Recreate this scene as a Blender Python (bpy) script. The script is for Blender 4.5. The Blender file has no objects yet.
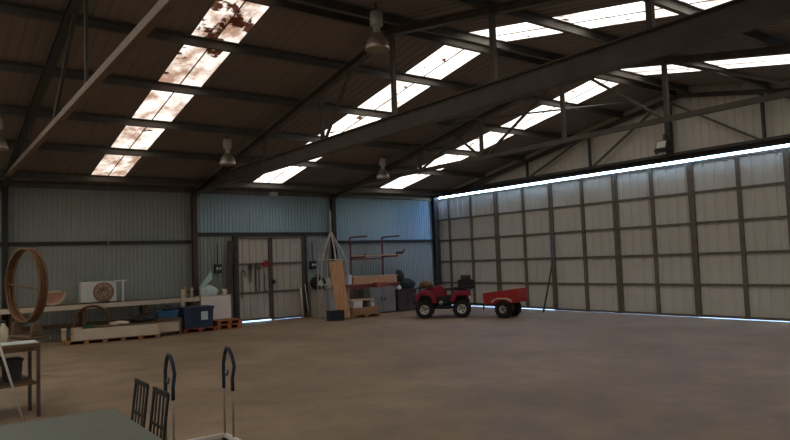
import bpy, bmesh, math, random
from mathutils import Vector, Matrix
random.seed(7)
S = bpy.context.scene
COL = S.collection
PI = math.pi

# ------------------------------------------------------------------ materials
def srgb(c):
    return tuple(((v / 255) / 12.92 if v / 255 <= .04045 else ((v / 255 + .055) / 1.055) ** 2.4) for v in c)

def mat(name, rgb, rough=.6, metal=0., var=.18, scale=6., bump=0., detail=5., spec=.5, stretch=None, tint=None):
    """procedural surface: base colour broken up by object-space noise, optional bump"""
    m = bpy.data.materials.new(name); m.use_nodes = True
    nt = m.node_tree; N = nt.nodes; L = nt.links
    b = N['Principled BSDF']
    b.inputs['Roughness'].default_value = rough; b.inputs['Metallic'].default_value = metal
    b.inputs['Specular IOR Level'].default_value = spec
    tc = N.new('ShaderNodeTexCoord'); mp = N.new('ShaderNodeMapping')
    if stretch: mp.inputs['Scale'].default_value = stretch
    L.new(tc.outputs['Object'], mp.inputs['Vector'])
    nz = N.new('ShaderNodeTexNoise'); nz.inputs['Scale'].default_value = scale; nz.inputs['Detail'].default_value = detail
    L.new(mp.outputs['Vector'], nz.inputs['Vector'])
    r = N.new('ShaderNodeValToRGB'); c = srgb(rgb)
    lo = tuple(v * (1 - var) for v in c); hi = tuple(min(1, v * (1 + var)) for v in c)
    if tint: hi = tuple(h * .5 + t * .5 for h, t in zip(hi, srgb(tint)))
    r.color_ramp.elements[0].position = .3; r.color_ramp.elements[1].position = .7
    r.color_ramp.elements[0].color = (*lo, 1); r.color_ramp.elements[1].color = (*hi, 1)
    L.new(nz.outputs['Fac'], r.inputs['Fac']); L.new(r.outputs['Color'], b.inputs['Base Color'])
    if bump:
        bp = N.new('ShaderNodeBump'); bp.inputs['Strength'].default_value = bump; bp.inputs['Distance'].default_value = .02
        L.new(nz.outputs['Fac'], bp.inputs['Height']); L.new(bp.outputs['Normal'], b.inputs['Normal'])
    return m

def wood(name, rgb, var=.28, axis=0):
    st = [10, 10, 10]; st[axis] = .8
    return mat(name, rgb, .7, 0, var, 3., .15, 8, .25, stretch=tuple(st))

M = {}
M['roof'] = mat('roof_sheet', (130, 119, 110), .75, .0, .14, .5)
M['wall'] = mat('wall_sheet', (156, 160, 150), .65, .0, .10, .7)
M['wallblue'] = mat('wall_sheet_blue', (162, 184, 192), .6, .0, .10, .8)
M['gable'] = mat('gable_sheet', (205, 198, 184), .6, 0, .08, .8)
M['doorsheet'] = mat('door_sheet', (202, 197, 186), .6, 0, .06, .9)
M['doorframe'] = mat('door_frame_steel', (112, 102, 90), .6, .2, .2, 4)
M['leaf'] = mat('leaf_sheet', (190, 180, 164), .6, 0, .12, 1.2)
M['steel'] = mat('painted_steel', (96, 86, 77), .6, .2, .22, 3)
M['steelD'] = mat('dark_steel', (70, 66, 62), .6, .25, .2, 3)
M['purlin'] = mat('galvanised_purlin', (104, 98, 90), .5, .3, .18, 2)
M['chord'] = mat('brown_chord_paint', (116, 94, 74), .65, 0, .15, 3)
M['rod'] = mat('trolley_rod', (156, 144, 128), .5, .2, .08, 6)
M['rustcol'] = mat('column_paint', (92, 76, 68), .65, .1, .25, 3)
M['wallpost'] = mat('wall_post_steel', (58, 58, 56), .6, .3, .2, 3)
M['alu'] = mat('spun_aluminium', (208, 198, 184), .4, .85, .08, 5)
M['aluD'] = mat('ballast_housing', (196, 192, 184), .45, .2, .1, 5)
M['black'] = mat('black_plastic', (30, 30, 31), .5, 0, .15, 8)
M['rubber'] = mat('tyre_rubber', (34, 32, 31), .85, 0, .2, 12, .1)
M['red'] = mat('red_plastic', (140, 18, 44), .4, 0, .12, 4)
M['trred'] = mat('trailer_red_paint', (176, 36, 36), .5, 0, .12, 4)
M['rackred'] = mat('rack_red_paint', (130, 70, 54), .6, 0, .25, 5)
M['tablered'] = mat('table_rust_paint', (150, 78, 58), .65, 0, .25, 5)
M['rim'] = mat('rim_silver', (215, 208, 196), .4, .3, .08, 6)
M['white'] = mat('white_paint', (222, 218, 208), .5, 0, .06, 5)
M['cream'] = mat('cream_board', (214, 196, 170), .6, 0, .08, 3)
M['counter'] = mat('counter_panel', (246, 230, 212), .6, 0, .06, 2)
M['ply'] = wood('plywood', (216, 164, 118), .18, 2)
M['timber'] = wood('pale_timber', (206, 178, 140), .18, 0)
M['palw'] = wood('pallet_wood', (160, 122, 84), .25, 0)
M['palr'] = wood('pallet_red_wood', (140, 74, 54), .25, 0)
M['palo'] = wood('pallet_orange_wood', (168, 104, 70), .22, 0)
M['hoop'] = wood('bent_wood', (120, 86, 58), .28, 2)
M['hoopD'] = wood('dark_bent_wood', (104, 70, 48), .28, 2)
M['card'] = mat('cardboard', (172, 132, 96), .85, 0, .1, 4)
M['bench'] = wood('bench_wood', (112, 88, 66), .3, 0)
M['binblue'] = mat('bin_blue_plastic', (34, 46, 72), .5, 0, .12, 5)
M['boxblue'] = mat('box_blue_plastic', (44, 92, 126), .5, 0, .12, 5)
M['green'] = mat('green_sheet', (26, 76, 44), .6, 0, .2, 8, .3)
M['pink'] = mat('pinkish_board', (190, 138, 112), .7, 0, .15, 7)
M['fan'] = mat('fan_grille', (184, 148, 120), .6, .1, .2, 10)
M['grey'] = mat('grey_cabinet', (138, 134, 126), .55, .1, .1, 3)
M['darkcab'] = mat('dark_cabinet', (74, 54, 48), .6, 0, .2, 3)
M['tube'] = mat('galvanised_tube', (196, 190, 178), .5, .1, .2, 6)
M['paper'] = mat('paper', (206, 214, 206), .8, 0, .05, 5)
M['mint'] = mat('mint_paper', (178, 214, 202), .8, 0, .06, 5)
M['grip'] = mat('blue_foam_grip', (34, 48, 66), .8, 0, .2, 14)
M['table'] = mat('table_laminate', (108, 113, 101), .5, 0, .06, 2.5)
M['tarp'] = mat('blue_grey_tarp', (46, 48, 52), .7, 0, .2, 6, .4)
M['rag'] = mat('brown_rag', (122, 92, 66), .9, 0, .3, 9, .5)
M['rope'] = mat('pale_cord', (186, 180, 164), .8, 0, .1, 9)
M['glass'] = mat('lens_clear', (230, 226, 214), .15, 0, .03, 5)
M['redtool'] = mat('red_tool', (176, 40, 34), .5, 0, .1, 8)
M['ground'] = mat('outside_ground', (190, 182, 168), .9, 0, .1, .8)

def floor_mat():
    m = mat('concrete_floor', (164, 141, 113), .58, 0, .16, .55, 0, 8, .4)
    nt = m.node_tree; N = nt.nodes; L = nt.links; b = N['Principled BSDF']
    base = b.inputs['Base Color'].links[0].from_socket
    tc = [n for n in N if n.type == 'TEX_COORD'][0]
    n2 = N.new('ShaderNodeTexNoise'); n2.inputs['Scale'].default_value = 1.7; n2.inputs['Detail'].default_value = 9; n2.inputs['Roughness'].default_value = .65
    L.new(tc.outputs['Object'], n2.inputs['Vector'])
    r = N.new('ShaderNodeValToRGB'); r.color_ramp.elements[0].position = .36; r.color_ramp.elements[1].position = .58
    r.color_ramp.elements[0].color = (.62, .6, .6, 1); r.color_ramp.elements[1].color = (1, 1, 1, 1)
    L.new(n2.outputs['Fac'], r.inputs['Fac'])
    mx = N.new('ShaderNodeMix'); mx.data_type = 'RGBA'; mx.blend_type = 'MULTIPLY'; mx.inputs['Factor'].default_value = .8
    L.new(base, mx.inputs['A']); L.new(r.outputs['Color'], mx.inputs['B']); L.new(mx.outputs['Result'], b.inputs['Base Color'])
    # worn, polished patches
    rr = N.new('ShaderNodeMapRange'); rr.inputs['From Min'].default_value = .35; rr.inputs['From Max'].default_value = .65
    rr.inputs['To Min'].default_value = .5; rr.inputs['To Max'].default_value = .75
    L.new(n2.outputs['Fac'], rr.inputs['Value']); L.new(rr.outputs['Result'], b.inputs['Roughness'])
    return m
M['floor'] = floor_mat()

def skylight_mat(name, dirt_lo, dirt_hi, strength=2.4, big=None):
    """backlit fibreglass sheet; rust and leaf litter lying on it block the daylight"""
    m = bpy.data.materials.new(name); m.use_nodes = True
    nt = m.node_tree; N = nt.nodes; L = nt.links
    N.remove(N['Principled BSDF'])
    out = N['Material Output']; tc = N.new('ShaderNodeTexCoord')
    em = N.new('ShaderNodeEmission'); em.inputs['Strength'].default_value = strength
    mp = N.new('ShaderNodeMapping'); mp.inputs['Scale'].default_value = (1.3, 1, 1); L.new(tc.outputs['Object'], mp.inputs['Vector'])
    n1 = N.new('ShaderNodeTexNoise'); n1.inputs['Scale'].default_value = 1.1; n1.inputs['Detail'].default_value = 7; n1.inputs['Roughness'].default_value = .62
    L.new(mp.outputs['Vector'], n1.inputs['Vector'])
    r1 = N.new('ShaderNodeValToRGB'); e = r1.color_ramp.elements
    e[0].position = dirt_lo; e[0].color = (1, .955, .88, 1); e[1].position = dirt_hi; e[1].color = (.21, .125, .085, 1)
    L.new(n1.outputs['Fac'], r1.inputs['Fac'])
    n2 = N.new('ShaderNodeTexNoise'); n2.inputs['Scale'].default_value = 2.3; n2.inputs['Detail'].default_value = 6; n2.inputs['Roughness'].default_value = .6
    mp2 = N.new('ShaderNodeMapping'); mp2.inputs['Location'].default_value = (3.1, 1.7, 0); L.new(tc.outputs['Object'], mp2.inputs['Vector'])
    L.new(mp2.outputs['Vector'], n2.inputs['Vector'])
    r2 = N.new('ShaderNodeValToRGB'); e = r2.color_ramp.elements
    e[0].position = .62; e[0].color = (1, 1, 1, 1); e[1].position = .66; e[1].color = (.07, .03, .02, 1)
    src = n2.outputs['Fac']
    if big:                                             # litter heaps thicker towards one end of the strip
        sx = N.new('ShaderNodeSeparateXYZ'); L.new(tc.outputs['Object'], sx.inputs['Vector'])
        mr = N.new('ShaderNodeMapRange'); mr.inputs['From Min'].default_value = big[0]; mr.inputs['From Max'].default_value = big[1]
        mr.inputs['To Min'].default_value = -.02; mr.inputs['To Max'].default_value = .10
        L.new(sx.outputs['Y'], mr.inputs['Value'])
        ad = N.new('ShaderNodeMath'); ad.operation = 'ADD'; L.new(src, ad.inputs[0]); L.new(mr.outputs['Result'], ad.inputs[1]); src = ad.outputs['Value']
    L.new(src, r2.inputs['Fac'])
    mx = N.new('ShaderNodeMix'); mx.data_type = 'RGBA'; mx.blend_type = 'MULTIPLY'; mx.inputs['Factor'].default_value = 1
    L.new(r1.outputs['Color'], mx.inputs['A']); L.new(r2.outputs['Color'], mx.inputs['B'])
    L.new(mx.outputs['Result'], em.inputs['Color']); L.new(em.outputs['Emission'], out.inputs['Surface'])
    return m

# ------------------------------------------------------------------ mesh helpers
class MB:
    def __init__(s): s.bm = bmesh.new()
    def _add(s, verts, faces, mx=None):
        vs = [s.bm.verts.new((mx @ Vector(v)) if mx else v) for v in verts]
        for f in faces:
            try: s.bm.faces.new([vs[i] for i in f])
            except ValueError: pass
        return vs
    def box(s, x0, x1, y0, y1, z0, z1, mx=None, bev=0.):
        t = bmesh.new()
        bmesh.ops.create_cube(t, size=1)
        bmesh.ops.transform(t, matrix=Matrix.Translation(((x0 + x1) / 2, (y0 + y1) / 2, (z0 + z1) / 2)) @ Matrix.Diagonal((abs(x1 - x0), abs(y1 - y0), abs(z1 - z0), 1)), verts=t.verts)
        if bev: bmesh.ops.bevel(t, geom=list(t.edges), offset=bev, segments=2, affect='EDGES', profile=.6)
        if mx: bmesh.ops.transform(t, matrix=mx, verts=t.verts)
        s.merge(t); return s
    def merge(s, t):
        t.verts.index_update()
        vs = [s.bm.verts.new(v.co) for v in t.verts]
        for f in t.faces:
            try:
                g = s.bm.faces.new([vs[v.index] for v in f.verts]); g.smooth = f.smooth
            except ValueError: pass
        t.free()
    def bar(s, a, b, w, h, up=(0, 0, 1), bev=0.):
        """rectangular bar from a to b, w across, h along up"""
        a = Vector(a); b = Vector(b); d = (b - a); ln = d.length; d.normalize(); u = Vector(up)
        if abs(d.dot(u)) > .98: u = Vector((1, 0, 0)) if abs(d.x) < .9 else Vector((0, 1, 0))
        r = d.cross(u).normalized(); u = r.cross(d).normalized()
        mx = Matrix((( d.x, r.x, u.x, a.x), (d.y, r.y, u.y, a.y), (d.z, r.z, u.z, a.z), (0, 0, 0, 1)))
        return s.box(0, ln, -w / 2, w / 2, -h / 2, h / 2, mx, bev)
    def channel(s, a, b, w, h, t=.012, up=(0, 0, 1), lip=0):
        """C section: web plus two flanges"""
        a = Vector(a); b = Vector(b); d = (b - a).normalized(); u = Vector(up); r = d.cross(u).normalized(); u = r.cross(d)
        s.bar(a, b, t, h, up)
        for k in (-1, 1):
            o = r * (w / 2) + u * (k * (h / 2 - t / 2)); s.bar(a + o, b + o, w, t, up)
        return s
    def ibeam(s, a, b, w, h, t=.014, up=(0, 0, 1)):
        a = Vector(a); b = Vector(b); d = (b - a).normalized(); u = Vector(up)
        if abs(d.dot(u)) > .98: u = Vector((0, 1, 0))
        r = d.cross(u).normalized(); u = r.cross(d)
        s.bar(a, b, t, h, u)
        for k in (-1, 1):
            o = u * (k * (h / 2 - t / 2)); s.bar(a + o, b + o, w, t, u)
        return s
    def tube(s, pts, r, seg=10, closed=False, cap=True):
        pts = [Vector(p) for p in pts]; n = len(pts); rings = []
        prev = None
        for i, p in enumerate(pts):
            if closed: d = (pts[(i + 1) % n] - pts[i - 1]).normalized()
            else: d = (pts[min(i + 1, n - 1)] - pts[max(i - 1, 0)]).normalized()
            if prev is None:
                u = Vector((0, 0, 1)) if abs(d.z) < .9 else Vector((1, 0, 0))
                u = (u - d * u.dot(d)).normalized()
            else: u = (prev - d * prev.dot(d)).normalized()
            prev = u; w = d.cross(u)
            rad = r[i] if isinstance(r, (list, tuple)) else r
            rings.append([s.bm.verts.new(p + (u * math.cos(2 * PI * k / seg) + w * math.sin(2 * PI * k / seg)) * rad) for k in range(seg)])
        for i in range(n if closed else n - 1):
            A = rings[i]; B_ = rings[(i + 1) % n]
            for k in range(seg):
                f = s.bm.faces.new((A[k], A[(k + 1) % seg], B_[(k + 1) % seg], B_[k])); f.smooth = True
        if cap and not closed:
            s.bm.faces.new(rings[0][::-1]); s.bm.faces.new(rings[-1])
        return s
    def lathe(s, prof, seg=28, mx=None, closed=False, smooth=True):
        rings = []
        for (r, z) in prof:
            rings.append([s.bm.verts.new((mx @ Vector((r * math.cos(2 * PI * k / seg), r * math.sin(2 * PI * k / seg), z))) if mx else (r * math.cos(2 * PI * k / seg), r * math.sin(2 * PI * k / seg), z)) for k in range(seg)])
        m = len(prof)
        for i in range(m if closed else m - 1):
            A = rings[i]; B_ = rings[(i + 1) % m]
            for k in range(seg):
                f = s.bm.faces.new((A[k], A[(k + 1) % seg], B_[(k + 1) % seg], B_[k])); f.smooth = smooth
        if not closed:
            if prof[0][0] > 1e-4: s.bm.faces.new(rings[0][::-1])
            if prof[-1][0] > 1e-4: s.bm.faces.new(rings[-1])
        return s
    def prism(s, prof, y0, y1, mx=None, bev=0.):
        """outline in xz pushed along y"""
        t = bmesh.new(); n = len(prof)
        a = [t.verts.new((x, y0, z)) for x, z in prof]; b = [t.verts.new((x, y1, z)) for x, z in prof]
        t.faces.new(a); t.faces.new(b[::-1])
        for i in range(n): t.faces.new((a[i], b[i], b[(i + 1) % n], a[(i + 1) % n]))
        bmesh.ops.recalc_face_normals(t, faces=list(t.faces))
        if bev: bmesh.ops.bevel(t, geom=list(t.edges), offset=bev, segments=3, affect='EDGES', profile=.6)
        if mx: bmesh.ops.transform(t, matrix=mx, verts=t.verts)
        s.merge(t); return s
    def sheet(s, o, u, v, W, Lg, n, pitch=.2, h=.028):
        """ribbed metal sheet: ribs run along v, profile steps along u"""
        o = Vector(o); u = Vector(u).normalized(); v = Vector(v).normalized(); n = Vector(n).normalized()
        prof = []; k = max(1, round(W / pitch)); p = W / k
        for i in range(k):
            prof += [(i * p, 0), (i * p + p * .66, 0), (i * p + p * .74, h), (i * p + p * .92, h)]
        prof.append((W, 0))
        a = [s.bm.verts.new(o + u * x + n * z) for x, z in prof]; b = [s.bm.verts.new(o + u * x + n * z + v * Lg) for x, z in prof]
        for i in range(len(prof) - 1): s.bm.faces.new((a[i], a[i + 1], b[i + 1], b[i]))
        return s
    def blob(s, c, r, seed=0, amp=.15, flat=True):
        """a lumpy heap (rags, tarps) sitting on its base"""
        t = bmesh.new(); bmesh.ops.create_icosphere(t, subdivisions=3, radius=1); rnd = random.Random(seed)
        ph = [rnd.uniform(0, 6.3) for _ in range(6)]
        for v in t.verts:
            x, y, z = v.co
            k = 1 + amp * (math.sin(4 * x + ph[0]) * math.sin(3 * y + ph[1]) + .6 * math.sin(7 * z + 5 * x + ph[2]) + .4 * math.sin(9 * y + ph[3]))
            v.co = Vector((x * r[0] * k, y * r[1] * k, z * r[2] * k))
            if flat and v.co.z < -r[2] * .55: v.co.z = -r[2] * .55
            v.co.z += r[2] * .55
            v.co += Vector(c)
        for f in t.faces: f.smooth = True
        s.merge(t); return s

def obj(name, mb, m, parent=None, smooth=False, recalc=True):
    bm = mb.bm
    if recalc: bmesh.ops.recalc_face_normals(bm, faces=list(bm.faces))
    me = bpy.data.meshes.new(name); bm.to_mesh(me); bm.free()
    me.materials.append(M[m] if isinstance(m, str) else m)
    o = bpy.data.objects.new(name, me); COL.objects.link(o)
    if parent: o.parent = parent
    return o
def tag(o, label, cat, group=None):
    o['label'] = label; o['category'] = cat
    if group: o['group'] = group
    return o
def thing(name, label, cat, loc=(0, 0, 0), rz=0, group=None):
    o = bpy.data.objects.new(name, None); COL.objects.link(o); o.location = loc; o.rotation_euler = (0, 0, rz)
    return tag(o, label, cat, group)
def struct(name, mb, m, parent=None):
    o = obj(name, mb, m, parent, recalc=False)
    if not parent: o['kind'] = 'structure'
    return o
def sroot(name, loc=(0, 0, 0), rz=0):
    o = bpy.data.objects.new(name, None); COL.objects.link(o); o.location = loc; o.rotation_euler = (0, 0, rz); o['kind'] = 'structure'; return o
def dup(root, loc, rz, label, group=None):
    r = root.copy(); COL.objects.link(r); r.location = loc; r.rotation_euler = (0, 0, rz); r['label'] = label
    if group: r['group'] = group
    for ch in list(root.children):
        c = ch.copy(); COL.objects.link(c); c.parent = r
        for g in list(ch.children):
            d = g.copy(); COL.objects.link(d); d.parent = c
    return r

# ------------------------------------------------------------------ the shed
# x = 0 is the gable with the sliding doors, y = 0 the long back wall; the shed lies at x < 0, y < 0
XL, YR, RY, SL, EZ = -23.2, -19.9, -9.95, .18, 4.0
RZ = EZ + SL * -RY                                     # ridge height
def roofz(y): return EZ + SL * (-y if y > RY else (y - 2 * RY))
struct('floor', MB().box(XL, .3, YR, .1, -.2, 0), 'floor')
struct('ground', MB().box(.3, 40, -45, 25, -.25, -.02).box(XL - 5, .3, .1, 25, -.25, -.02), 'ground')

# roof skin, open where the skylight strips are
strips = [(-3.05, -2.12), (-7.62, -6.68), (-12.03, -11.22), (-17.2, -15.4), (-21.3, -20.35)]  # double-width strip lies out of view, added and widened to brighten the left floor
def roof_half(name, y0, y1):
    mb = MB(); xs = [-.06] + [v for a, b in strips for v in (b, a)] + [XL]
    lo = min(y0, y1); hi = max(y0, y1)
    for i in range(0, len(xs), 2):
        xa, xb = xs[i + 1], xs[i]
        v = Vector((0, y1 - y0, roofz(y1) - roofz(y0)))
        mb.sheet((xa, y0, roofz(y0)), (1, 0, 0), v, xb - xa, v.length, (0, 0, 1), .19, .014)
    ye = y0 + math.copysign(.9, y1 - y0)                # solid sheet along the eave below each strip
    for a, b in strips:
        v = Vector((0, ye - y0, roofz(ye) - roofz(y0))); mb.sheet((a, y0, roofz(y0)), (1, 0, 0), v, b - a, v.length, (0, 0, 1), .19, .014)
    return struct(name, mb, 'roof')
roof_half('ceiling_left', .2, RY)
roof_half('ceiling_right', YR - .2, RY)
SKY = 2.4
mats = [skylight_mat('skylight_clean', .42, .85, SKY), skylight_mat('skylight_streaked', .42, .75, SKY),
        skylight_mat('skylight_rusty', .27, .60, SKY, (-5.8, -8.8)), skylight_mat('skylight_unseen_wide', .5, .9, SKY), skylight_mat('skylight_plain_far', .5, .9, SKY)]  # the double-width strip's sheet glows unseen, added as light for the near floor
n = 0
for (xa, xb), m in zip(strips, mats):
    for y0 in (-.7, YR + .7):
        n += 1
        mb = MB(); v = Vector((0, RY - y0, RZ - roofz(y0)))
        mb.sheet((xa, y0, roofz(y0)), (1, 0, 0), v, xb - xa, v.length, (0, 0, 1), .47, .03)
        struct('window_%d' % n, mb, m)
# lap seam down the middle of each strip
for i, (xa, xb) in enumerate(strips[:3]):
    for side, y0 in (('left', -.7), ('right', YR + .7)):
        mb = MB(); xm = (xa + xb) / 2
        mb.bar((xm, y0, roofz(y0) - .006), (xm, RY, RZ - .006), .022, .01)
        struct('trim_%d' % (20 + i * 2 + (side == 'right')), mb, 'rustcol')
struct('trim_1', MB().bar((XL, RY, RZ + .03), (.25, RY, RZ + .03), .5, .02), 'roof')     # ridge cap

# long back wall: sheet round the doorway, three bays
DX0, DX1, DZ = -7.86, -5.58, 2.58
w = MB()
w.sheet((XL, .03, 0), (1, 0, 0), (0, 0, 1), DX0 - XL - 1.29, EZ + .02, (0, 1, 0), .11, .014)
w.sheet((-9.15, .03, 0), (1, 0, 0), (0, 0, 1), 9.15 + DX0, 2.66, (0, 1, 0), .11, .014)
w.sheet((DX1, .03, 0), (1, 0, 0), (0, 0, 1), -4.5 - DX1, 2.66, (0, 1, 0), .11, .014)
w.sheet((-4.5, .03, 0), (1, 0, 0), (0, 0, 1), 4.55, 2.38, (0, 1, 0), .11, .014)
struct('wall_back', w, 'wall')
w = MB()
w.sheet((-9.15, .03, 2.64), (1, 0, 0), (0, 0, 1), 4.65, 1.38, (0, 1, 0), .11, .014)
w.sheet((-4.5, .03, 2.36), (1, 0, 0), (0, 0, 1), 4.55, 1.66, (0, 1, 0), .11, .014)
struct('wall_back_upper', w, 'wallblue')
# the walls behind and beside the camera close the shed
struct('wall_front', MB().sheet((XL, YR - .03, 0), (1, 0, 0), (0, 0, 1), .3 - XL, EZ + .02, (0, -1, 0), .19, .025), 'wall')
w = MB()
for k in range(12):
    ya = YR + k * (-YR / 12); yb = ya - YR / 12
    w.sheet((XL, ya, 0), (0, 1, 0), (0, 0, 1), yb - ya, min(roofz(ya), roofz(yb)) + .14, (-1, 0, 0), .19, .025)
struct('wall_left', w, 'wall')
# gable sheeting above the doors
w = MB(); GX = -.12; GZ = 3.95
nseg = 96
for k in range(nseg):
    ya = YR + k * (-YR / nseg); yb = ya - YR / nseg
    w.sheet((GX, ya, GZ), (0, 1, 0), (0, 0, 1), yb - ya, max(.02, min(roofz(ya), roofz(yb)) - GZ + .06), (1, 0, 0), .2, .018)
struct('wall_gable', w, 'gable')
# door track with its cover flashing below the gable sheets
struct('trim_2', MB().channel((-.14, YR, GZ + .07), (-.14, -.04, GZ + .07), .05, .14), 'steelD')

# wall rails and the eaves beam
struct('trim_9', MB().box(.0, .2, -.03, .06, 0, 4.05), 'wallpost')
struct('trim_3', MB().channel((-13.8, -.03, 2.44), (-9.22, -.03, 2.44), -.06, .09), 'wallpost')
struct('trim_4', MB().channel((-9.08, -.03, 2.65), (-4.57, -.03, 2.65), -.06, .1), 'wallpost')
struct('trim_5', MB().channel((-4.43, -.03, 2.37), (-.1, -.03, 2.37), -.06, .09), 'wallpost')
struct('trim_6', MB().channel((XL, -.06, 3.92), (-.05, -.06, 3.92), -.08, .13), 'purlin')
struct('trim_7', MB().channel((-23.0, -.03, 2.44), (-13.9, -.03, 2.44), -.06, .09), 'wallpost')

# ------------------------------------------------------------------ columns, trusses, purlins
def column(x, y, label, m='wallpost', s=.16, h=3.95, cat='column'):
    t = thing('steel_column', label, cat, (x, y, 0), 0, 'steel wall columns')
    obj('post', MB().ibeam((0, 0, .012), (0, 0, h), s * .8, s), m, t)
    obj('base_plate', MB().box(-.14, .14, -.12, .12, 0, .012), m, t)
    return t
column(-13.85, -.12, 'dark steel wall column at far left behind the large wooden hoop')
column(-9.15, -.12, 'reddish brown steel column rising behind the blue bin', 'rustcol')
column(-4.5, -.12, 'dark steel column right of double door behind the gathered pole frame')
column(-.12, -.12, 'dark corner column where back wall meets the sliding doors')

def truss(x, label, posts, diags, bot, depthb, m, mb_, style, thick=.07, ch=.12):
    """bot = underside of the bottom chord; top chords follow the roof under the purlins"""
    t = thing('roof_truss', label, 'roof truss', (x, 0, 0), 0, 'steel roof trusses')
    tz = lambda y: roofz(y) - .17 - ch / 2
    zb = bot + depthb / 2
    y0, y1 = -.14, YR + .14; q0 = -max(.14, (bot + depthb + .02 - EZ) / SL); q1 = YR - q0
    if style == 'beam': obj('bottom_chord', MB().ibeam((0, q0, zb), (0, q1, zb), .16, depthb), mb_, t)
    else: obj('bottom_chord', MB().bar((0, q0, zb), (0, q1, zb), .09, depthb, bev=.008), mb_, t)
    obj('top_chord', MB().ibeam((0, y0, tz(y0)), (0, RY, tz(RY)), .12, ch), m, t)
    obj('top_chord', MB().ibeam((0, RY, tz(RY)), (0, y1, tz(y1)), .12, ch), m, t)
    for y in posts: obj('truss_post', MB().bar((0, y, bot + depthb - .01), (0, y, tz(y)), thick, thick), m, t)
    for a, b in diags:
        za = bot + depthb * .8 if a[1] == 'b' else tz(a[0]); zb2 = bot + depthb * .8 if b[1] == 'b' else tz(b[0])
        obj('truss_diagonal', MB().bar((.03, a[0], za), (.03, b[0], zb2), .05, .05), m, t)
    return t
P = [-2.45, -4.85, -7.25, -9.75, -12.1, -14.55, -16.95]
pratt = [((-4.85, 'b'), (-7.25, 't')), ((-7.35, 'b'), (-9.75, 't')), ((-12.0, 'b'), (-10.1, 't')), ((-14.45, 'b'), (-12.1, 't')), ((-2.5, 'b'), (-4.85, 't')), ((-7.2, 'b'), (-6.2, 't'))]
truss(-4.55, 'steel roof truss with crossed diagonals, the nearest before the gable', P, pratt, 4.05, .1, 'steel', 'steel', 'bar', .075)
truss(-9.15, 'steel roof truss with the deep dark bottom beam across the middle', [-2.45, -4.9, -7.5, -9.9, -12.25, -14.65, -16.95], [((-7.5, 'b'), (-8.6, 't'))], 3.82, .3, 'steel', 'steel', 'beam', .07)
truss(-13.9, 'steel roof truss with thin brown bottom chord at upper left', [-4.85, -9.72, -14.5], [((-7.1, 'b'), (-9.0, 't'))], 3.95, .1, 'steelD', 'chord', 'bar', .04)

t = thing('gable_truss', 'steel gable truss standing just above the bright slit', 'roof truss', (-.26, 0, 0))
gz = lambda y: roofz(y) - .24
obj('bottom_chord', MB().bar((0, -.95, 4.1), (0, YR + .95, 4.1), .08, .07), 'steelD', t)
for a, b in ((-1.4, RY), (YR + 1.4, RY)): obj('top_chord', MB().bar((0, a, gz(a)), (0, b, gz(b)), .08, .1), 'steelD', t)
for y in (-2.45, -4.85, -7.2, -11.9, -14.3, -16.7): obj('truss_post', MB().bar((0, y, 4.1), (0, y, gz(y)), .06, .07), 'steelD', t)
for y in (-2.45, -7.2, -11.9, -16.7): obj('wall_cleat', MB().bar((.03, y, 4.1), (.138, y, 4.1), .06, .06), 'steelD', t)
obj('king_post', MB().bar((0, -9.62, 4.1), (0, -9.62, gz(-9.62)), .14, .14), 'steelD', t)
for a, b in ((-2.45, -4.85), (-4.95, -7.2), (-7.3, -9.5), (-11.8, -9.6), (-14.2, -11.9)):
    obj('truss_diagonal', MB().bar((-.03, a, 4.12), (-.03, b, gz(b)), .05, .05), 'steel', t)

names = ['first', 'second', 'third', 'fourth', 'fifth', 'ridge']
for i, y in enumerate((-.8, -2.85, -4.65, -6.45, -8.25, RY + .17)):
    z = roofz(y) - .085
    lab = ('roof purlin running beside the ridge on the back wall side' if i == 5 else 'steel roof purlin crossing the skylights, %s up from the back wall' % names[i])
    tag(obj('roof_purlin', MB().channel((XL + .05, y, z), (-.05, y, z), .07, .16), 'purlin'), lab, 'purlin', 'roof purlins')
for i, y in enumerate((RY - .17, -12.0, -13.95, -15.75, -17.5, -19.1)):
    z = roofz(y) - .085
    lab = ('roof purlin running beside the ridge on the far slope' if i == 0 else 'steel roof purlin on the slope past the ridge, %s down from the ridge' % names[i - 1])
    tag(obj('roof_purlin', MB().channel((XL + .05, y, z), (-.05, y, z), .07, .16), 'purlin'), lab, 'purlin', 'roof purlins')

# ------------------------------------------------------------------ sliding doors in the gable
posts = [-.05, -.71, -1.87, -3.08, -4.28, -5.41, -6.59, -7.7, -8.82, -9.91, -11.1, -12.2, -13.35, -14.5, -15.65, -16.8, -17.95, -19.1]
leaves = [(0, 3, .016), (3, 5, .018), (5, 7, .005), (7, 9, .006), (9, 11, .014), (11, 13, .022), (13, 15, .03), (15, 17, .03)]
HD = 3.912
for k, (a, b, gap) in enumerate(leaves):
    x = .1 if k % 2 == 0 else .125
    r = sroot('door_%d' % (k + 1), (x, posts[b], 0))
    W = posts[a] - posts[b]; ov = .1 if k % 2 else 0.
    obj('door_sheet', MB().sheet((0, -ov, gap), (0, 1, 0), (0, 0, 1), W + 2 * ov, HD - gap, (1, 0, 0), .28, .02), 'doorsheet', r)
    for i in range(a, b + 1):
        y = posts[i] - posts[b]; y = min(max(y, .04), W - .04)
        wd = .08 if i in (a, b) else .1
        obj('door_post', MB().box(-.045, -.002, y - wd / 2, y + wd / 2, gap, HD), 'doorframe', r)
    for j in range(6):
        z = gap + .03 + (HD - gap - .06) * j / 5
        obj('door_rail', MB().box(-.035, -.001, .04, W - .04, z - .03, z + .03), 'doorframe', r)
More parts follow.
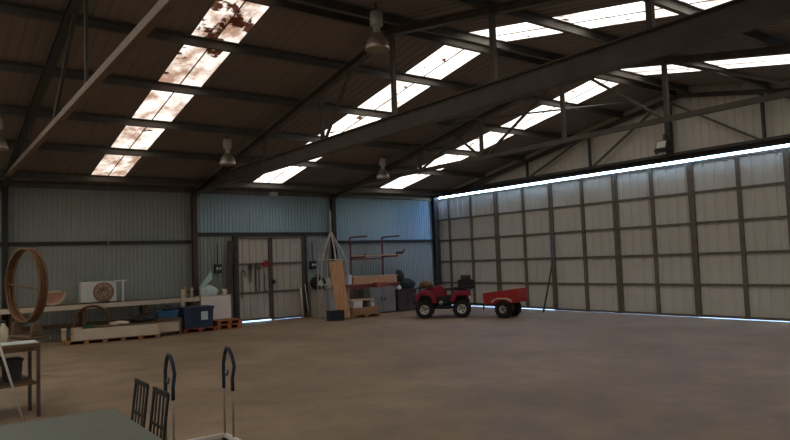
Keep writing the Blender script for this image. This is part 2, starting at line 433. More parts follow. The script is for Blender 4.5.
# door bolts hanging at the leaf joints
# ------------------------------------------------------------------ double door in the back wall
def door_leaf(name, x0, x1, gap):
    r = sroot(name, (x0, -.03, 0)); W = x1 - x0
    obj('door_sheet', MB().sheet((0, .02, gap), (1, 0, 0), (0, 0, 1), W, DZ - gap, (0, 1, 0), .23, .02), 'leaf', r)
    for xx in (.03, W - .03): obj('door_stile', MB().box(xx - .035, xx + .035, -.03, .018, gap, DZ), 'rustcol', r)
    for z in (gap + .035, .87, 1.74, DZ - .035): obj('door_rail', MB().box(.065, W - .065, -.028, .017, z - .03, z + .03), 'doorframe', r)
    return r
d1 = door_leaf('door_9', DX0, -6.75, .032)
d2 = door_leaf('door_10', -6.75, DX1, .004)
obj('door_handle', MB().box(.03, .1, -.09, -.03, 1.1, 1.24, bev=.01).tube([(.065, -.08, 1.18), (.065, -.12, 1.18), (.16, -.12, 1.18)], .012), 'black', d2)
struct('trim_8', MB().box(DX0 - .1, DX1 + .1, -.05, .05, DZ - .01, 2.7).box(DX0 - .1, DX0, -.06, .04, 0, 2.6).box(DX1, DX1 + .1, -.06, .04, 0, 2.6), 'wallpost')

# tools hung on the left leaf
def hung(name, label, cat, x, z0, z1, build):
    t = thing(name, label, cat, (x, -.072, z0)); build(t, z1 - z0); return t
def scythe(t, h):
    obj('handle', MB().tube([(0, 0, 0), (.01, 0, h * .5), (0, 0, h)], .014), 'bench', t)
    obj('blade', MB().tube([(0, 0, h - .02), (.03, 0, h + .06), (.1, 0, h + .02), (.13, 0, h - .12)], [.016, .02, .018, .008]), 'black', t)
hung('sickle', 'dark curved sickle hanging leftmost on the left door leaf', 'tool', -7.72, .72, 1.5, scythe)
def saw(t, h):
    obj('blade', MB().prism([(-.02, 0), (.02, 0), (.05, h * .75), (-.05, h * .75)], -.004, .004), 'rustcol', t)
    obj('handle', MB().box(-.055, .055, -.014, .014, h * .72, h, bev=.012), 'black', t)
hung('hand_saw', 'dark hand saw hanging beside the sickle on left door leaf', 'tool', -7.44, 1.2, 1.72, saw)
def bar_(t, h):
    obj('shaft', MB().tube([(0, 0, 0), (0, 0, h)], .02), 'black', t)
    obj('claw', MB().tube([(0, 0, h - .01), (.02, 0, h + .05), (.07, 0, h + .06)], .017), 'black', t)
hung('crowbar', 'long dark crowbar hanging in the middle of left door leaf', 'tool', -7.27, .9, 1.7, bar_)
def mallet(t, h):
    obj('handle', MB().tube([(0, 0, 0), (0, 0, h - .1)], .018), 'bench', t)
    obj('head', MB().box(-.06, .06, -.03, .03, h - .12, h, bev=.01), 'rustcol', t)
hung('long_mallet', 'brown long handled mallet hung right of the crowbar', 'tool', -7.16, .92, 1.68, mallet)
def rod(t, h):
    obj('shaft', MB().tube([(0, 0, 0), (0, 0, h)], .013), 'black', t)
    obj('hook', MB().tube([(0, 0, .01), (.03, 0, -.03), (.07, 0, 0)], .012), 'black', t)
hung('iron_hook', 'thin dark hooked rod hung rightmost among door tools', 'tool', -6.98, .92, 1.45, rod)
t = thing('wall_hook', 'red wall hook with coil hung high on the left door leaf', 'tool', (-6.93, -.08, 1.73))
obj('coil', MB().lathe([(.07, -.02), (.1, -.02), (.1, .02), (.07, .02)], 20, Matrix.Rotation(PI / 2, 4, 'X'), True), 'redtool', t)
obj('bracket', MB().box(-.16, .1, -.02, .02, -.03, .03, bev=.008).box(-.02, .02, -.03, .02, 0, .12, bev=.005), 'redtool', t)

# dark board leaning between column and door
tag(obj('leaning_board', MB().bar((-8.28, -.3, .02), (-8.06, -.1, 2.45), .17, .03, (0, 1, 0), .004), 'darkcab'), 'tall dark board leaning against wall just left of double door', 'board')

# ------------------------------------------------------------------ fittings on walls and roof
lamp_lab = ['large high bay lamp hanging below the ridge at top centre', 'high bay lamp hanging beside the stained leftmost skylight',
            'small distant high bay lamp hanging above the red rack', 'high bay lamp cut off by the left edge of the picture']
def lamp(loc, lab):
    x, y, z = loc; top = roofz(y) - z - .02
    t = thing('high_bay_lamp', lab, 'lamp', loc, 0, 'high bay lamps')
    refl = [(.185, 0), (.19, .01), (.18, .06), (.16, .13), (.125, .2), (.08, .255), (.07, .26)]
    inner = [(r - .006, zz) for r, zz in refl[::-1]]
    obj('reflector', MB().lathe(refl + inner, 32, None, True), 'alu', t)
    obj('bulb', MB().lathe([(0, .06), (.04, .08), (.05, .13), (.035, .2), (.02, .255)], 18), 'glass', t)
    obj('lamp_neck', MB().lathe([(.055, .25), (.06, .26), (.05, .36), (.06, .37)], 20), 'aluD', t)
    obj('ballast_housing', MB().lathe([(.09, .37), (.1, .38), (.1, .57), (.085, .6), (.0, .6)], 24), 'aluD', t)
    obj('hanger', MB().tube([(0, 0, .59), (0, 0, max(.64, top))], .012), 'steel', t)
for l, s in zip(((-9.95, -10.58, 4.93), (-9.84, -4.35, 4.03), (-4.93, -3.63, 4.03), (-14.42, -4.6, 4.02)), lamp_lab): lamp(l, s)

t = thing('floodlight', 'dark floodlight fixed to gable post above the bright slit', 'lamp', (-.5, -9.6, 4.3))
obj('housing', MB().box(-.1, .08, -.15, .17, -.12, .14, Matrix.Rotation(.35, 4, 'Y'), .02), 'black', t)
obj('lens', MB().box(-.12, -.1, -.11, .13, -.08, .1, Matrix.Rotation(.35, 4, 'Y')), 'glass', t)
obj('bracket', MB().bar((.06, 0, .1), (.06, 0, .32), .05, .05).bar((.06, 0, .02), (.06, .28, -.1), .05, .12), 'steelD', t)
t = thing('junction_box', 'small white box fixed to the eaves beam above the double door', 'electric box', (-6.62, -.089, 3.9))
obj('box_body', MB().box(-.13, .13, -.05, .03, -.06, .06, bev=.012), 'white', t)
obj('box_lid', MB().box(-.115, .115, -.062, -.05, -.05, .05, bev=.005), 'white', t)
for (x, lab) in ((-8.45, 'dark switch box on wall left of double door'), (-5.27, 'dark switch box on wall right of double door')):
    t = thing('switch_box', lab, 'electric box', (x, -.02, 1.64), 0, 'switch boxes beside the double door')
    obj('box_body', MB().box(-.1, .1, -.1, .02, -.13, .13, bev=.012), 'black', t)
    for sx in (-.045, .045): obj('switch', MB().box(sx - .025, sx + .025, -.112, -.1, -.03, .04, bev=.004), 'white', t)
    obj('conduit', MB().tube([(0, -.02, .12), (0, -.02, .75)], .014), 'steelD', t)
tag(obj('hanging_cord', MB().tube([(-11.5, -.16, 3.86), (-11.49, -.17, 2.4), (-11.5, -.16, .92)], .009, 6), 'rope'), 'thin pale cord hanging down the left wall behind the white unit', 'cord')
# ------------------------------------------------------------------ long bench on the back wall
t = thing('wall_bench', 'long cream edged bench along the left wall', 'bench', (0, 0, 0))
obj('bench_top', MB().box(-15.6, -9.3, -.82, -.22, .84, .88), 'bench', t)
obj('edge_board', MB().box(-15.6, -9.3, -.845, -.82, .77, .885), 'cream', t)
for x in (-15.4, -13.75, -12.2, -10.7, -9.42): obj('leg', MB().box(x - .04, x + .04, -.78, -.7, 0, .84), 'bench', t)
obj('end_post', MB().box(-9.82, -9.74, -.93, -.846, 0, 1.12), 'cream', t)
for x in (-13.75, -12.2, -10.7, -9.42): obj('leg', MB().box(x - .04, x + .04, -.32, -.24, 0, .84), 'bench', t)
obj('rail', MB().box(-15.5, -9.3, -.3, -.26, .3, .4), 'bench', t)
t = thing('counter', 'pale pinkish counter cabinet standing left of the double door', 'counter', (-8.76, -.6, 0))
obj('body', MB().box(-.5, .36, -.26, .2, .0, .88), 'counter', t)
obj('counter_top', MB().box(-.51, .38, -.27, .21, .882, .9, bev=.006), 'cream', t)

t = thing('air_conditioner', 'white outdoor air conditioning unit with round brown fan on bench', 'appliance', (-11.83, -.5, .88))
obj('casing', MB().box(-.42, .42, -.16, .16, .03, .55, bev=.015), 'white', t)
obj('fan_grille', MB().lathe([(.02, 0), (.25, 0), (.25, .02), (.02, .02)], 40, Matrix.Translation((.1, -.165, .28)) @ Matrix.Rotation(PI / 2, 4, 'X'), True), 'fan', t)
g = MB()
for r in (.12, .235): g.lathe([(r - .005, .02), (r + .005, .02), (r + .005, .032), (r - .005, .032)], 36, Matrix.Translation((.1, -.165, .28)) @ Matrix.Rotation(PI / 2, 4, 'X'), True)
for k in range(8):
    a = k * PI / 4; g.bar((.1 + .03 * math.cos(a), -.19, .28 + .03 * math.sin(a)), (.1 + .24 * math.cos(a), -.19, .28 + .24 * math.sin(a)), .008, .008, (0, 1, 0))
obj('guard', g, 'rustcol', t)
for x in (-.3, .3): obj('foot', MB().box(x - .05, x + .05, -.17, .17, 0, .03), 'steelD', t)
t = thing('wall_bracket', 'white L shaped metal bracket right of the white air unit', 'bracket', (-11.22, -.5, .88))
obj('upright', MB().box(-.03, .03, -.03, .03, 0, .53), 'white', t)
obj('arm', MB().box(-.2, .09, -.025, .025, .53, .57), 'white', t)
t = thing('half_round_panel', 'half round wooden panel with pale rim standing on the bench', 'wooden panel', (-12.88, -.55, .885))
def half(r0, r1, n=20): return [(r1 * math.cos(PI + PI * k / n), .31 + r1 * math.sin(PI + PI * k / n)) for k in range(n + 1)] + [(r0 * math.cos(2 * PI - PI * k / n), .31 + r0 * math.sin(2 * PI - PI * k / n)) for k in range(n + 1)]
obj('rim', MB().prism(half(.25, .305), -.06, .06), 'timber', t)
obj('panel', MB().prism([(.25 * math.cos(PI + PI * k / 20), .31 + .25 * math.sin(PI + PI * k / 20)) for k in range(21)], -.02, .02), 'pink', t)
obj('top_bar', MB().box(-.2, .2, -.05, .05, .311, .37, bev=.008), 'timber', t)

# things on the counter
t = thing('propped_sheet', 'mint green sheet propped up on the pale counter', 'paper', (-9.0, -.52, .9))
obj('sheet', MB().prism([(-.19, .22), (.18, .72), (.2, .45), (-.1, .2)], -.01, .01, None), 'mint', t)
obj('prop', MB().box(-.16, .2, -.0, .16, 0, .36, bev=.02), 'grey', t)
tag(obj('cloth_heap', MB().blob((-8.98, -.73, .9), (.25, .1, .18), 3), 'paper'), 'crumpled white cloth heap lying on the pale counter', 'cloth')
t = thing('mug', 'small white mug at right end of the pale counter', 'mug', (-8.5, -.62, .9))
obj('cup', MB().lathe([(.0, 0), (.06, 0), (.07, .16), (.062, .16), (.055, .01), (0, .01)], 20), 'white', t)
obj('handle', MB().tube([(.06, 0, .13), (.1, 0, .12), (.1, 0, .06), (.06, 0, .04)], .01, 8), 'white', t)
t = thing('table_clamp', 'wooden clamp standing at the right end of long bench', 'tool', (-9.62, -.74, .88))
obj('jaw', MB().box(-.07, -.02, -.05, .05, 0, .3, bev=.006), 'timber', t)
obj('jaw', MB().box(.1, .15, -.05, .05, 0, .22, bev=.006), 'timber', t)
obj('screw', MB().tube([(-.12, 0, .16), (.22, 0, .16)], .014), 'steelD', t)
tag(obj('spray_can', MB().lathe([(.0, 0), (.035, 0), (.035, .2), (.02, .23), (.015, .23), (.015, .27), (0, .27)], 18, Matrix.Translation((-9.38, -.5, .885))), 'cream'), 'slim pale spray can next to the wooden clamp', 'can')

# ------------------------------------------------------------------ pallets and crates by the bench
def pallet(loc, rz, w, d, h, m, label):
    t = thing('pallet', label, 'pallet', loc, rz)
    n = max(3, round(d / .16)); 
    for i in range(n):
        y = -d / 2 + (i + .5) * d / n
        obj('deck_board', MB().box(-w / 2, w / 2, y - d / n * .4, y + d / n * .4, h - .02, h), m, t)
    k = max(3, round(w / .42) + 1)
    for i in range(k):
        x = -w / 2 + .05 + i * (w - .1) / (k - 1)
        obj('bearer', MB().box(x - .05, x + .05, -d / 2, d / 2, .015, h - .021), m, t)
    for y in (-d / 2 + .05, d / 2 - .05): obj('base_board', MB().box(-w / 2, w / 2, y - .045, y + .045, 0, .014), m, t)
    return t
cr = -.13
pallet((-11.74, -1.62, 0), cr, 2.08, .72, .1, 'palw', 'long low wooden pallet carrying the long cream crate')
t = thing('long_crate', 'long cream coloured wooden crate lying on the low pallet', 'crate', (-11.74, -1.62, .1), cr)
obj('side_panel', MB().box(-.9, 1.0, -.36, -.335, 0, .26), 'cream', t); obj('side_panel', MB().box(-.9, 1.0, .2, .225, 0, .26), 'cream', t)
for x in (-.88, .975): obj('end_panel', MB().box(x, x + .025, -.334, .199, 0, .25), 'timber', t)
obj('bottom', MB().box(-.85, .97, -.33, .195, .0, .02), 'timber', t)
obj('lid', MB().box(-.45, 1.0, -.36, .225, .262, .285), 'bench', t)
for x in (-.92, 1.0): obj('corner_batten', MB().box(x, x + .05, -.385, -.361, 0, .27), 'timber', t)
tag(obj('green_bundle', MB().blob((-12.24, -1.62, .122), (.25, .13, .2), 5, .1), 'green'), 'dark green bundle sitting in left end of the cream crate', 'bundle')
tag(obj('white_rag', MB().blob((-11.6, -1.68, .386), (.22, .13, .05), 9, .2), 'cream'), 'small pale rag on the lid of the cream crate', 'rag')
tag(obj('dark_tarp', MB().blob((-11.02, -1.63, .386), (.28, .14, .13), 12, .2), 'black'), 'dark folded tarp heap on right end of cream crate', 'tarp')
t = thing('wooden_hoop', 'bent wooden hoop standing on floor behind the cream crate', 'hoop', (-12.08, -1.05, 0), -.08)
hm = Matrix.Translation((0, 0, .435)) @ Matrix.Rotation(PI / 2 - .12, 4, 'X')
obj('rim', MB().lathe([(.395, -.035), (.43, -.035), (.43, .035), (.395, .035)], 56, hm, True), 'hoop', t)
obj('inner_band', MB().lathe([(.375, -.02), (.394, -.02), (.394, .02), (.375, .02)], 56, hm, True), 'hoopD', t)
t = thing('offcut_box', 'small cream wooden end box left of the long crate', 'box', (-12.74, -1.44, 0), cr)
obj('body', MB().box(-.09, .0, -.22, .1, 0.1, .34, bev=.004), 'timber', t)
obj('lid', MB().box(-.1, .01, -.23, .11, .341, .37, bev=.004), 'cream', t)

t = thing('crate_stand', 'small brown wooden crate stand between cream crate and blue bin', 'crate', (-10.38, -1.5, 0), cr)
obj('body', MB().box(-.22, .27, -.27, .26, .1, .36, bev=.006), 'cream', t)
obj('top_board', MB().box(-.3, .3, -.31, .28, .361, .43, bev=.006), 'bench', t)
for x in (-.28, .24):
    for y in (-.29, .24): obj('leg', MB().box(x, x + .05, y, y + .04, 0, .36), 'bench', t)
t = thing('tote_box', 'blue plastic tote with carry handle on brown crate stand', 'box', (-10.38, -1.44, .43), cr)
obj('tub', MB().prism([(-.22, 0), (.22, 0), (.26, .17), (-.26, .17)], -.17, .17, None, .012), 'boxblue', t)
obj('rim', MB().box(-.275, .275, -.185, .185, .165, .19, bev=.006), 'boxblue', t)
obj('carry_handle', MB().tube([(-.2, 0, .185), (-.14, 0, .3), (-.08, 0, .38), (-.02, 0, .3), (.02, 0, .185)], .011, 8), 'steelD', t)
obj('contents', MB().blob((.06, 0, .19), (.18, .12, .08), 4), 'tarp', t)

pallet((-9.56, -1.3, 0), -.02, .9, .66, .11, 'palr', 'reddish wooden pallet carrying the dark blue bin')
t = thing('storage_bin', 'dark blue storage bin with white label on reddish pallet', 'bin', (-9.57, -1.28, .11), -.02)
obj('tub', MB().prism([(-.37, 0), (.37, 0), (.4, .5), (-.4, .5)], -.27, .27, None, .015), 'binblue', t)
obj('rim', MB().box(-.42, .42, -.29, .29, .495, .55, bev=.01), 'binblue', t)
lb = obj('paper_label', MB().box(.06, .24, -.279, -.271, .2, .42), 'paper', t); lb['label'] = 'white paper label'
pallet((-8.72, -1.22, 0), -.02, .68, .62, .12, 'palo', 'lower orange wooden pallet right of blue bin')
pallet((-8.7, -1.2, .12), .0, .7, .62, .12, 'palo', 'upper orange wooden pallet stacked in front of pale counter')

# ------------------------------------------------------------------ corner right of the double door
t = thing('low_cabinet', 'pale low cabinet against wall right of double door', 'cabinet', (-5.1, -.52, 0))
obj('body', MB().box(-.42, .58, -.2, .22, 0, .84), 'leaf', t)
obj('top_board', MB().box(-.45, .61, -.22, .24, .841, .87), 'grey', t)
t = thing('black_drum', 'black round drum with white end on top of low cabinet', 'drum', (-5.34, -.47, .87))
obj('shell', MB().lathe([(.0, -.17), (.19, -.17), (.2, -.14), (.2, .14), (.19, .17), (0, .17)], 28, Matrix.Translation((0, 0, .2)) @ Matrix.Rotation(PI / 2, 4, 'X')), 'black', t)
obj('end_plate', MB().lathe([(.0, 0), (.08, 0), (.08, .015), (0, .015)], 22, Matrix.Translation((0, -.17, .2)) @ Matrix.Rotation(PI / 2, 4, 'X')), 'white', t)
obj('handle', MB().tube([(0, -.1, .4), (0, -.1, .46), (0, .1, .46), (0, .1, .4)], .012, 8), 'black', t)
def canister(loc, lab, rz=0):
    t = thing('white_canister', lab, 'canister', loc, rz)
    obj('body', MB().box(-.09, .09, -.07, .07, 0, .32, bev=.025), 'white', t)
    obj('cap', MB().lathe([(.0, .32), (.03, .32), (.03, .36), (0, .36)], 16, Matrix.Translation((.04, 0, -.003))), 'white', t)
canister((-5.07, -.62, .87), 'white plastic canister beside the black drum on cabinet')
canister((-4.28, -.62, .957), 'white plastic canister on left end of rust red table', .3)
t = thing('broom', 'white handled broom standing against wall right of double door', 'broom', (-5.66, -.3, 0))
obj('handle', MB().tube([(0, -.08, .16), (.0, .1, 1.05)], .016), 'white', t)
obj('head', MB().prism([(-.075, 0), (.075, 0), (.04, .2), (-.04, .2)], -.1, -.04, None, .01), 'bench', t)
tag(obj('white_pipe', MB().tube([(-5.77, -.22, 0), (-5.77, -.12, .95)], .035, 16), 'white'), 'short white pipe leaning by the door frame', 'pipe')

# tubular frame drawn together to a point
t = thing('pole_frame', 'grey tubular metal frame gathered to a point at top', 'metal frame', (-5.28, -1.25, 0))
for k in range(6):
    a = .3 + k * PI / 3; c, s = math.cos(a), math.sin(a)
    sg = 1.0 if k % 2 else .92
    obj('frame_pole', MB().tube([(.02 * c, .02 * s, 2.62), (.1 * c, .1 * s, 2.45), (.3 * c, .3 * s, 2.1), (.45 * c * sg, .45 * s * sg, 1.75), (.49 * c * sg, .49 * s * sg, 1.2), (.5 * c * sg, .5 * s * sg, .0)], .022, 8), 'tube', t)
def ring(r, z): return [(r * math.cos(2 * PI * k / 24), r * math.sin(2 * PI * k / 24), z) for k in range(24)]
obj('hoop_ring', MB().tube(ring(.43, 1.78), .016, 8, True), 'tube', t)
obj('hoop_ring', MB().tube(ring(.475, 1.02), .016, 8, True), 'tube', t)
obj('mast', MB().tube([(0, 0, 2.5), (0, 0, 3.3)], .025, 8), 'tube', t)
obj('tie', MB().lathe([(.05, -.05), (.06, -.03), (.06, .03), (.05, .05)], 14, Matrix.Translation((0, 0, 2.58))), 'rope', t)
t = tag(obj('plywood_board', MB().box(-.2, .2, -.012, .012, 0, 1.74, Matrix.Translation((-5.32, -1.93, .014)) @ Matrix.Rotation(-.105, 4, 'Y') @ Matrix.Rotation(-.06, 4, 'X') @ Matrix.Rotation(-.35, 4, 'Z')), 'ply'), 'tall tan plywood board leaning on the gathered pole frame', 'board')
t = thing('black_crate', 'small black open crate on floor beside plywood board', 'crate', (-5.72, -2.1, 0), -.2)
g = MB(); g.box(-.22, .22, -.16, .16, 0, .02)
for a in ((-.22, -.2, -.16, .16), (.2, .22, -.16, .16)): g.box(*a, .02, .3)
obj('shell', g, 'black', t)
for y in (-.16, .145):
    for z in (.04, .13, .22): obj('slat', MB().box(-.199, .199, y, y + .015, z, z + .07), 'black', t)

pallet((-4.6, -1.85, 0), -.1, .98, .5, .11, 'palw', 'small wooden pallet with boxes left of grey cabinet')
t = thing('cardboard_box', 'open brown cardboard box lying on the small pallet', 'box', (-4.6, -1.83, .11), -.1)
obj('carton', MB().box(-.42, .42, -.2, .2, 0, .2), 'card', t)
obj('flap', MB().box(-.41, .0, -.22, -.201, .05, .19), 'card', t)
t = thing('white_carton', 'white carton on left of the brown cardboard box', 'box', (-4.84, -1.86, .31), -.1)
obj('carton', MB().box(-.16, .14, -.17, .17, 0, .2, bev=.004), 'white', t)
obj('tape', MB().box(-.02, .0, -.172, .172, .198, .203), 'card', t)
tag(obj('timber_slab', MB().box(-.42, .34, -.16, .16, 0, .035, Matrix.Translation((-4.66, -1.85, .516)) @ Matrix.Rotation(-.1, 4, 'Z')), 'timber'), 'flat pale timber slab lying over the white carton', 'board')
t = thing('tin_can', 'tall brown tin under right end of timber slab', 'tin', (-4.5, -1.85, .31))
obj('shell', MB().lathe([(0, 0), (.08, 0), (.08, .19), (.0, .19)], 20), 'rustcol', t)
obj('lid', MB().lathe([(0, .19), (.083, .19), (.083, .204), (0, .204)], 20), 'steelD', t)
t = thing('white_jug', 'white plastic jug with open handle on right of small pallet', 'jug', (-4.27, -1.88, .31))
obj('body', MB().box(-.07, .07, -.06, .06, 0, .12, bev=.02), 'white', t)
obj('handle', MB().tube([(-.05, 0, .1), (-.05, 0, .23), (.05, 0, .23), (.05, 0, .1)], .016, 8), 'white', t)

# cantilever rack
t = thing('pipe_rack', 'red cantilever rack with upturned arms against the wall', 'rack', (-3.3, -.28, 0))
for x in (-.66, .64):
    obj('rack_post', MB().bar((x, 0, 0), (x, 0, 2.5), .04, .05), 'rackred', t)
    obj('rack_arm', MB().bar((x, 0, 2.5), (x, -1.0, 2.5), .04, .045), 'rackred', t)
    obj('rack_arm', MB().bar((x, 0, 1.84), (x, -.85, 1.84), .045, .05), 'rackred', t)
    obj('rack_foot', MB().bar((x, 0, .03), (x, -.5, .03), .06, .05), 'rackred', t)
    obj('rack_stop', MB().bar((x, -.84, 1.85), (x, -.84, 1.95), .03, .03), 'rackred', t)
obj('cross_bar', MB().bar((-.7, .0, 1.78), (.7, .0, 1.78), .04, .05), 'rackred', t)
t = tag(obj('timber_length', MB().box(-4.2, -1.95, -.72, -.62, 1.866, 1.9, bev=.004), 'timber'), 'long pale timber lying on the middle rack arms', 'timber')
tag(obj('red_pipe', MB().tube([(-4.15, -.5, 1.892), (-2.0, -.5, 1.892)], .026, 10), 'rackred'), 'long red pipe lying on middle rack arms behind the timber', 'pipe')
t = thing('cordless_drill', 'dark power tool lying at right end of rack timber', 'tool', (-2.2, -.67, 1.9))
obj('body', MB().box(-.16, .12, -.04, .04, 0.0, .09, bev=.02), 'black', t)
obj('grip', MB().bar((.08, 0, .06), (.2, 0, .16), .05, .05, bev=.012), 'black', t)
t = thing('rust_table', 'long rust red table standing below the red rack', 'table', (-3.14, -.5, 0))
obj('table_top', MB().box(-1.2, 1.2, -.24, .16, .89, .955, bev=.006), 'tablered', t)
for x in (-1.12, 1.06):
    for y in (-.2, .1): obj('leg', MB().box(x, x + .06, y, y + .05, 0, .89), 'tablered', t)
obj('apron', MB().box(-1.0, 1.0, -.22, -.19, .8, .888), 'tablered', t)
t = thing('long_box', 'long tan timber box lying on the rust red table', 'box', (-3.22, -.5, .957))
obj('body', MB().box(-.9, .88, -.13, .12, 0, .22, bev=.005), 'ply', t)
obj('lid', MB().box(-.92, .9, -.14, .13, .221, .26, bev=.005), 'timber', t)
tag(obj('duffel_bag', MB().blob((-2.13, -.5, .957), (.17, .13, .27), 21, .1), 'black'), 'rounded black bag on right end of rust red table', 'bag')
t = thing('grey_cabinet', 'grey two door steel cabinet in front of rust red table', 'cabinet', (-3.36, -1.0, 0))
obj('body', MB().box(-.5, .5, -.2, .2, .03, .83, bev=.004), 'grey', t)
for a, b in ((-.49, -.005), (.005, .49)):
    d = obj('cabinet_door', MB().box(a, b, -.225, -.201, .05, .81, bev=.006), 'grey', t)
    hx = b - .06 if a < -.1 else a + .06
    obj('handle', MB().box(hx - .012, hx + .012, -.25, -.224, .4, .52, bev=.004), 'steelD', d)
obj('plinth', MB().box(-.47, .47, -.18, .18, 0, .03), 'steelD', t)
tag(obj('brown_carton', MB().box(-3.52, -3.1, -1.12, -.86, .832, .99, bev=.004), 'tablered'), 'flat brown carton on top of the grey cabinet', 'box')
t = thing('dark_cabinet', 'dark brown low cabinet between grey cabinet and quad bike', 'cabinet', (-2.45, -1.05, 0))
obj('body', MB().box(-.36, .42, -.22, .22, 0, .7, bev=.004), 'darkcab', t)
for a, b in ((-.35, .02), (.04, .41)): obj('cabinet_door', MB().box(a, b, -.24, -.221, .03, .67, bev=.005), 'darkcab', t)
obj('top_board', MB().box(-.38, .44, -.25, .24, .701, .73, bev=.004), 'darkcab', t)
tag(obj('tarp_bundle', MB().blob((-2.2, -1.02, .732), (.3, .15, .22), 31, .14), 'tarp'), 'blue grey tarp bundle heaped on the dark brown cabinet', 'tarp')
tag(obj('white_cloth', MB().blob((-2.7, -1.2, .732), (.09, .07, .08), 33, .2), 'paper'), 'small white cloth on front of the dark brown cabinet', 'cloth')

# ------------------------------------------------------------------ quad bike
def tyre(R_, w, rr): return [(rr, -w * .42), (R_ * .8, -w * .5), (R_ * .94, -w * .46), (R_, -w * .3), (R_, w * .3), (R_ * .94, w * .46), (R_ * .8, w * .5), (rr, w * .42)]
def wheel(parent, x, y, z, R_, w, rr, side, m_rim):
    mx = Matrix.Translation((x, y, z)) @ Matrix.Rotation(PI / 2, 4, 'X')
    o = obj('wheel', MB().lathe(tyre(R_, w, rr), 32, mx, True), 'rubber', parent)
    tr = MB()
    for k in range(22):
        a = 2 * PI * k / 22; c, s = math.cos(a), math.sin(a)
        for yy, da in ((-w * .2, -.06), (w * .2, .06)):
            p = Vector((x + R_ * math.cos(a + da), y + yy, z + R_ * math.sin(a + da)))
            tr.bar(p - Vector((c, 0, s)) * .01, p + Vector((c, 0, s)) * .012, .03, w * .42, (0, 1, 0))
    obj('tread', tr, 'rubber', o)
    sg = side
    mr = Matrix.Translation((x, y + sg * w * .3, z)) @ Matrix.Rotation(-sg * PI / 2, 4, 'X')
    obj('rim', MB().lathe([(0, -.03), (rr * .35, -.03), (rr * .42, -.01), (rr * .8, -.02), (rr * .88, .03), (rr * 1.02, .035), (rr * 1.02, -.06), (0, -.06)], 28, mr), m_rim, o)
    b = MB()
    for k in range(4):
        a = k * PI / 2 + .4
        b.lathe([(0, -.016), (.022, -.016), (.022, -.008), (0, -.008)], 10, mr @ Matrix.Translation((rr * .6 * math.cos(a), rr * .6 * math.sin(a), 0)))
    b.lathe([(0, -.03), (.024, -.03), (.024, .01), (0, .01)], 12, mr)
    obj('wheel_nut', b, 'black', o)
    return o
q = thing('quad_bike', 'red quad bike parked before the cream sliding doors', 'quad bike', (-3.2, -4.02, 0), math.radians(137))
for sx, xx in ((1, .53), (-1, -.53)):
    for sy in (1, -1): wheel(q, xx, sy * .37, .25, .25, .2, .13, sy, 'rim')
def fender(pts_out, th): 
    n_ = len(pts_out); inn = []
    for i, (x, z) in enumerate(pts_out):
        a = Vector(pts_out[max(0, i - 1)]); b = Vector(pts_out[min(n_ - 1, i + 1)]); d = (b - a).normalized(); nn = Vector((d.y, -d.x))
        inn.append((x + nn.x * th, z + nn.y * th))
    return pts_out + inn[::-1]
ff = [(.17, .44), (.2, .58), (.28, .71), (.42, .78), (.58, .78), (.7, .73), (.78, .63), (.81, .52)]
rf = [(-.82, .60), (-.8, .70), (-.7, .755), (-.5, .76), (-.36, .74), (-.27, .65), (-.2, .5)]
for sy in (1, -1):
    a, b = (.2, .5) if sy > 0 else (-.5, -.2)
    obj('front_fender', MB().prism(fender(ff, .12), a, b, None, .022), 'red', q)
    obj('rear_fender', MB().prism(fender(rf, .13), a, b, None, .022), 'red', q)
    obj('footrest', MB().box(-.2, .16, sy * .2, sy * .44, .3, .33, bev=.008), 'black', q)
    h = obj('headlight', MB().lathe([(0, 0), (.05, 0), (.06, .03), (.05, .06), (0, .06)], 18, Matrix.Translation((.66, sy * .14, .7)) @ Matrix.Rotation(PI / 2, 4, 'Y')), 'glass', q)
    obj('tail_reflector', MB().box(-.8, -.74, sy * .4, sy * .512, .52, .62, bev=.012), 'glass', q)
obj('inner_body', MB().box(-.76, -.24, -.27, .27, .36, .66, bev=.02).box(.24, .74, -.27, .27, .36, .7, bev=.02), 'black', q)
obj('hood', MB().prism([(.7, .6), (.72, .76), (.55, .82), (.36, .86), (.2, .9), (.08, .86), (.0, .78), (-.02, .6)], -.21, .21, None, .035), 'red', q)
obj('tank', MB().prism([(.22, .5), (.26, .84), (.12, .94), (-.02, .88), (-.1, .78), (-.12, .5)], -.16, .16, None, .04), 'red', q)
obj('rear_body', MB().prism([(-.24, .56), (-.24, .72), (-.5, .75), (-.8, .74), (-.82, .58)], -.21, .21, None, .03), 'red', q)
obj('seat', MB().prism([(.0, .76), (-.02, .83), (-.14, .83), (-.32, .86), (-.52, .85), (-.54, .77)], -.16, .16, None, .03), 'black', q)
obj('engine', MB().box(-.24, .24, -.16, .16, .24, .56, bev=.03).lathe([(0, .15), (.12, .15), (.12, .22), (0, .22)], 20, Matrix.Translation((.03, 0, .38)) @ Matrix.Rotation(-PI / 2, 4, 'X')), 'black', q)
obj('clutch_cover', MB().lathe([(0, .22), (.055, .22), (.055, .24), (0, .24)], 18, Matrix.Translation((.07, 0, .42)) @ Matrix.Rotation(-PI / 2, 4, 'X')), 'rim', q)
obj('frame', MB().bar((.7, .14, .28), (-.72, .14, .28), .05, .05).bar((.7, -.14, .28), (-.72, -.14, .28), .05, .05).bar((.53, -.36, .25), (.53, .36, .25), .05, .05).bar((-.53, -.36, .25), (-.53, .36, .25), .06, .06), 'black', q)
obj('side_panel', MB().prism([(.2, .36), (.24, .6), (-.22, .62), (-.26, .4)], .17, .2, None, .01).prism([(.2, .36), (.24, .6), (-.22, .62), (-.26, .4)], -.2, -.17, None, .01), 'black', q)
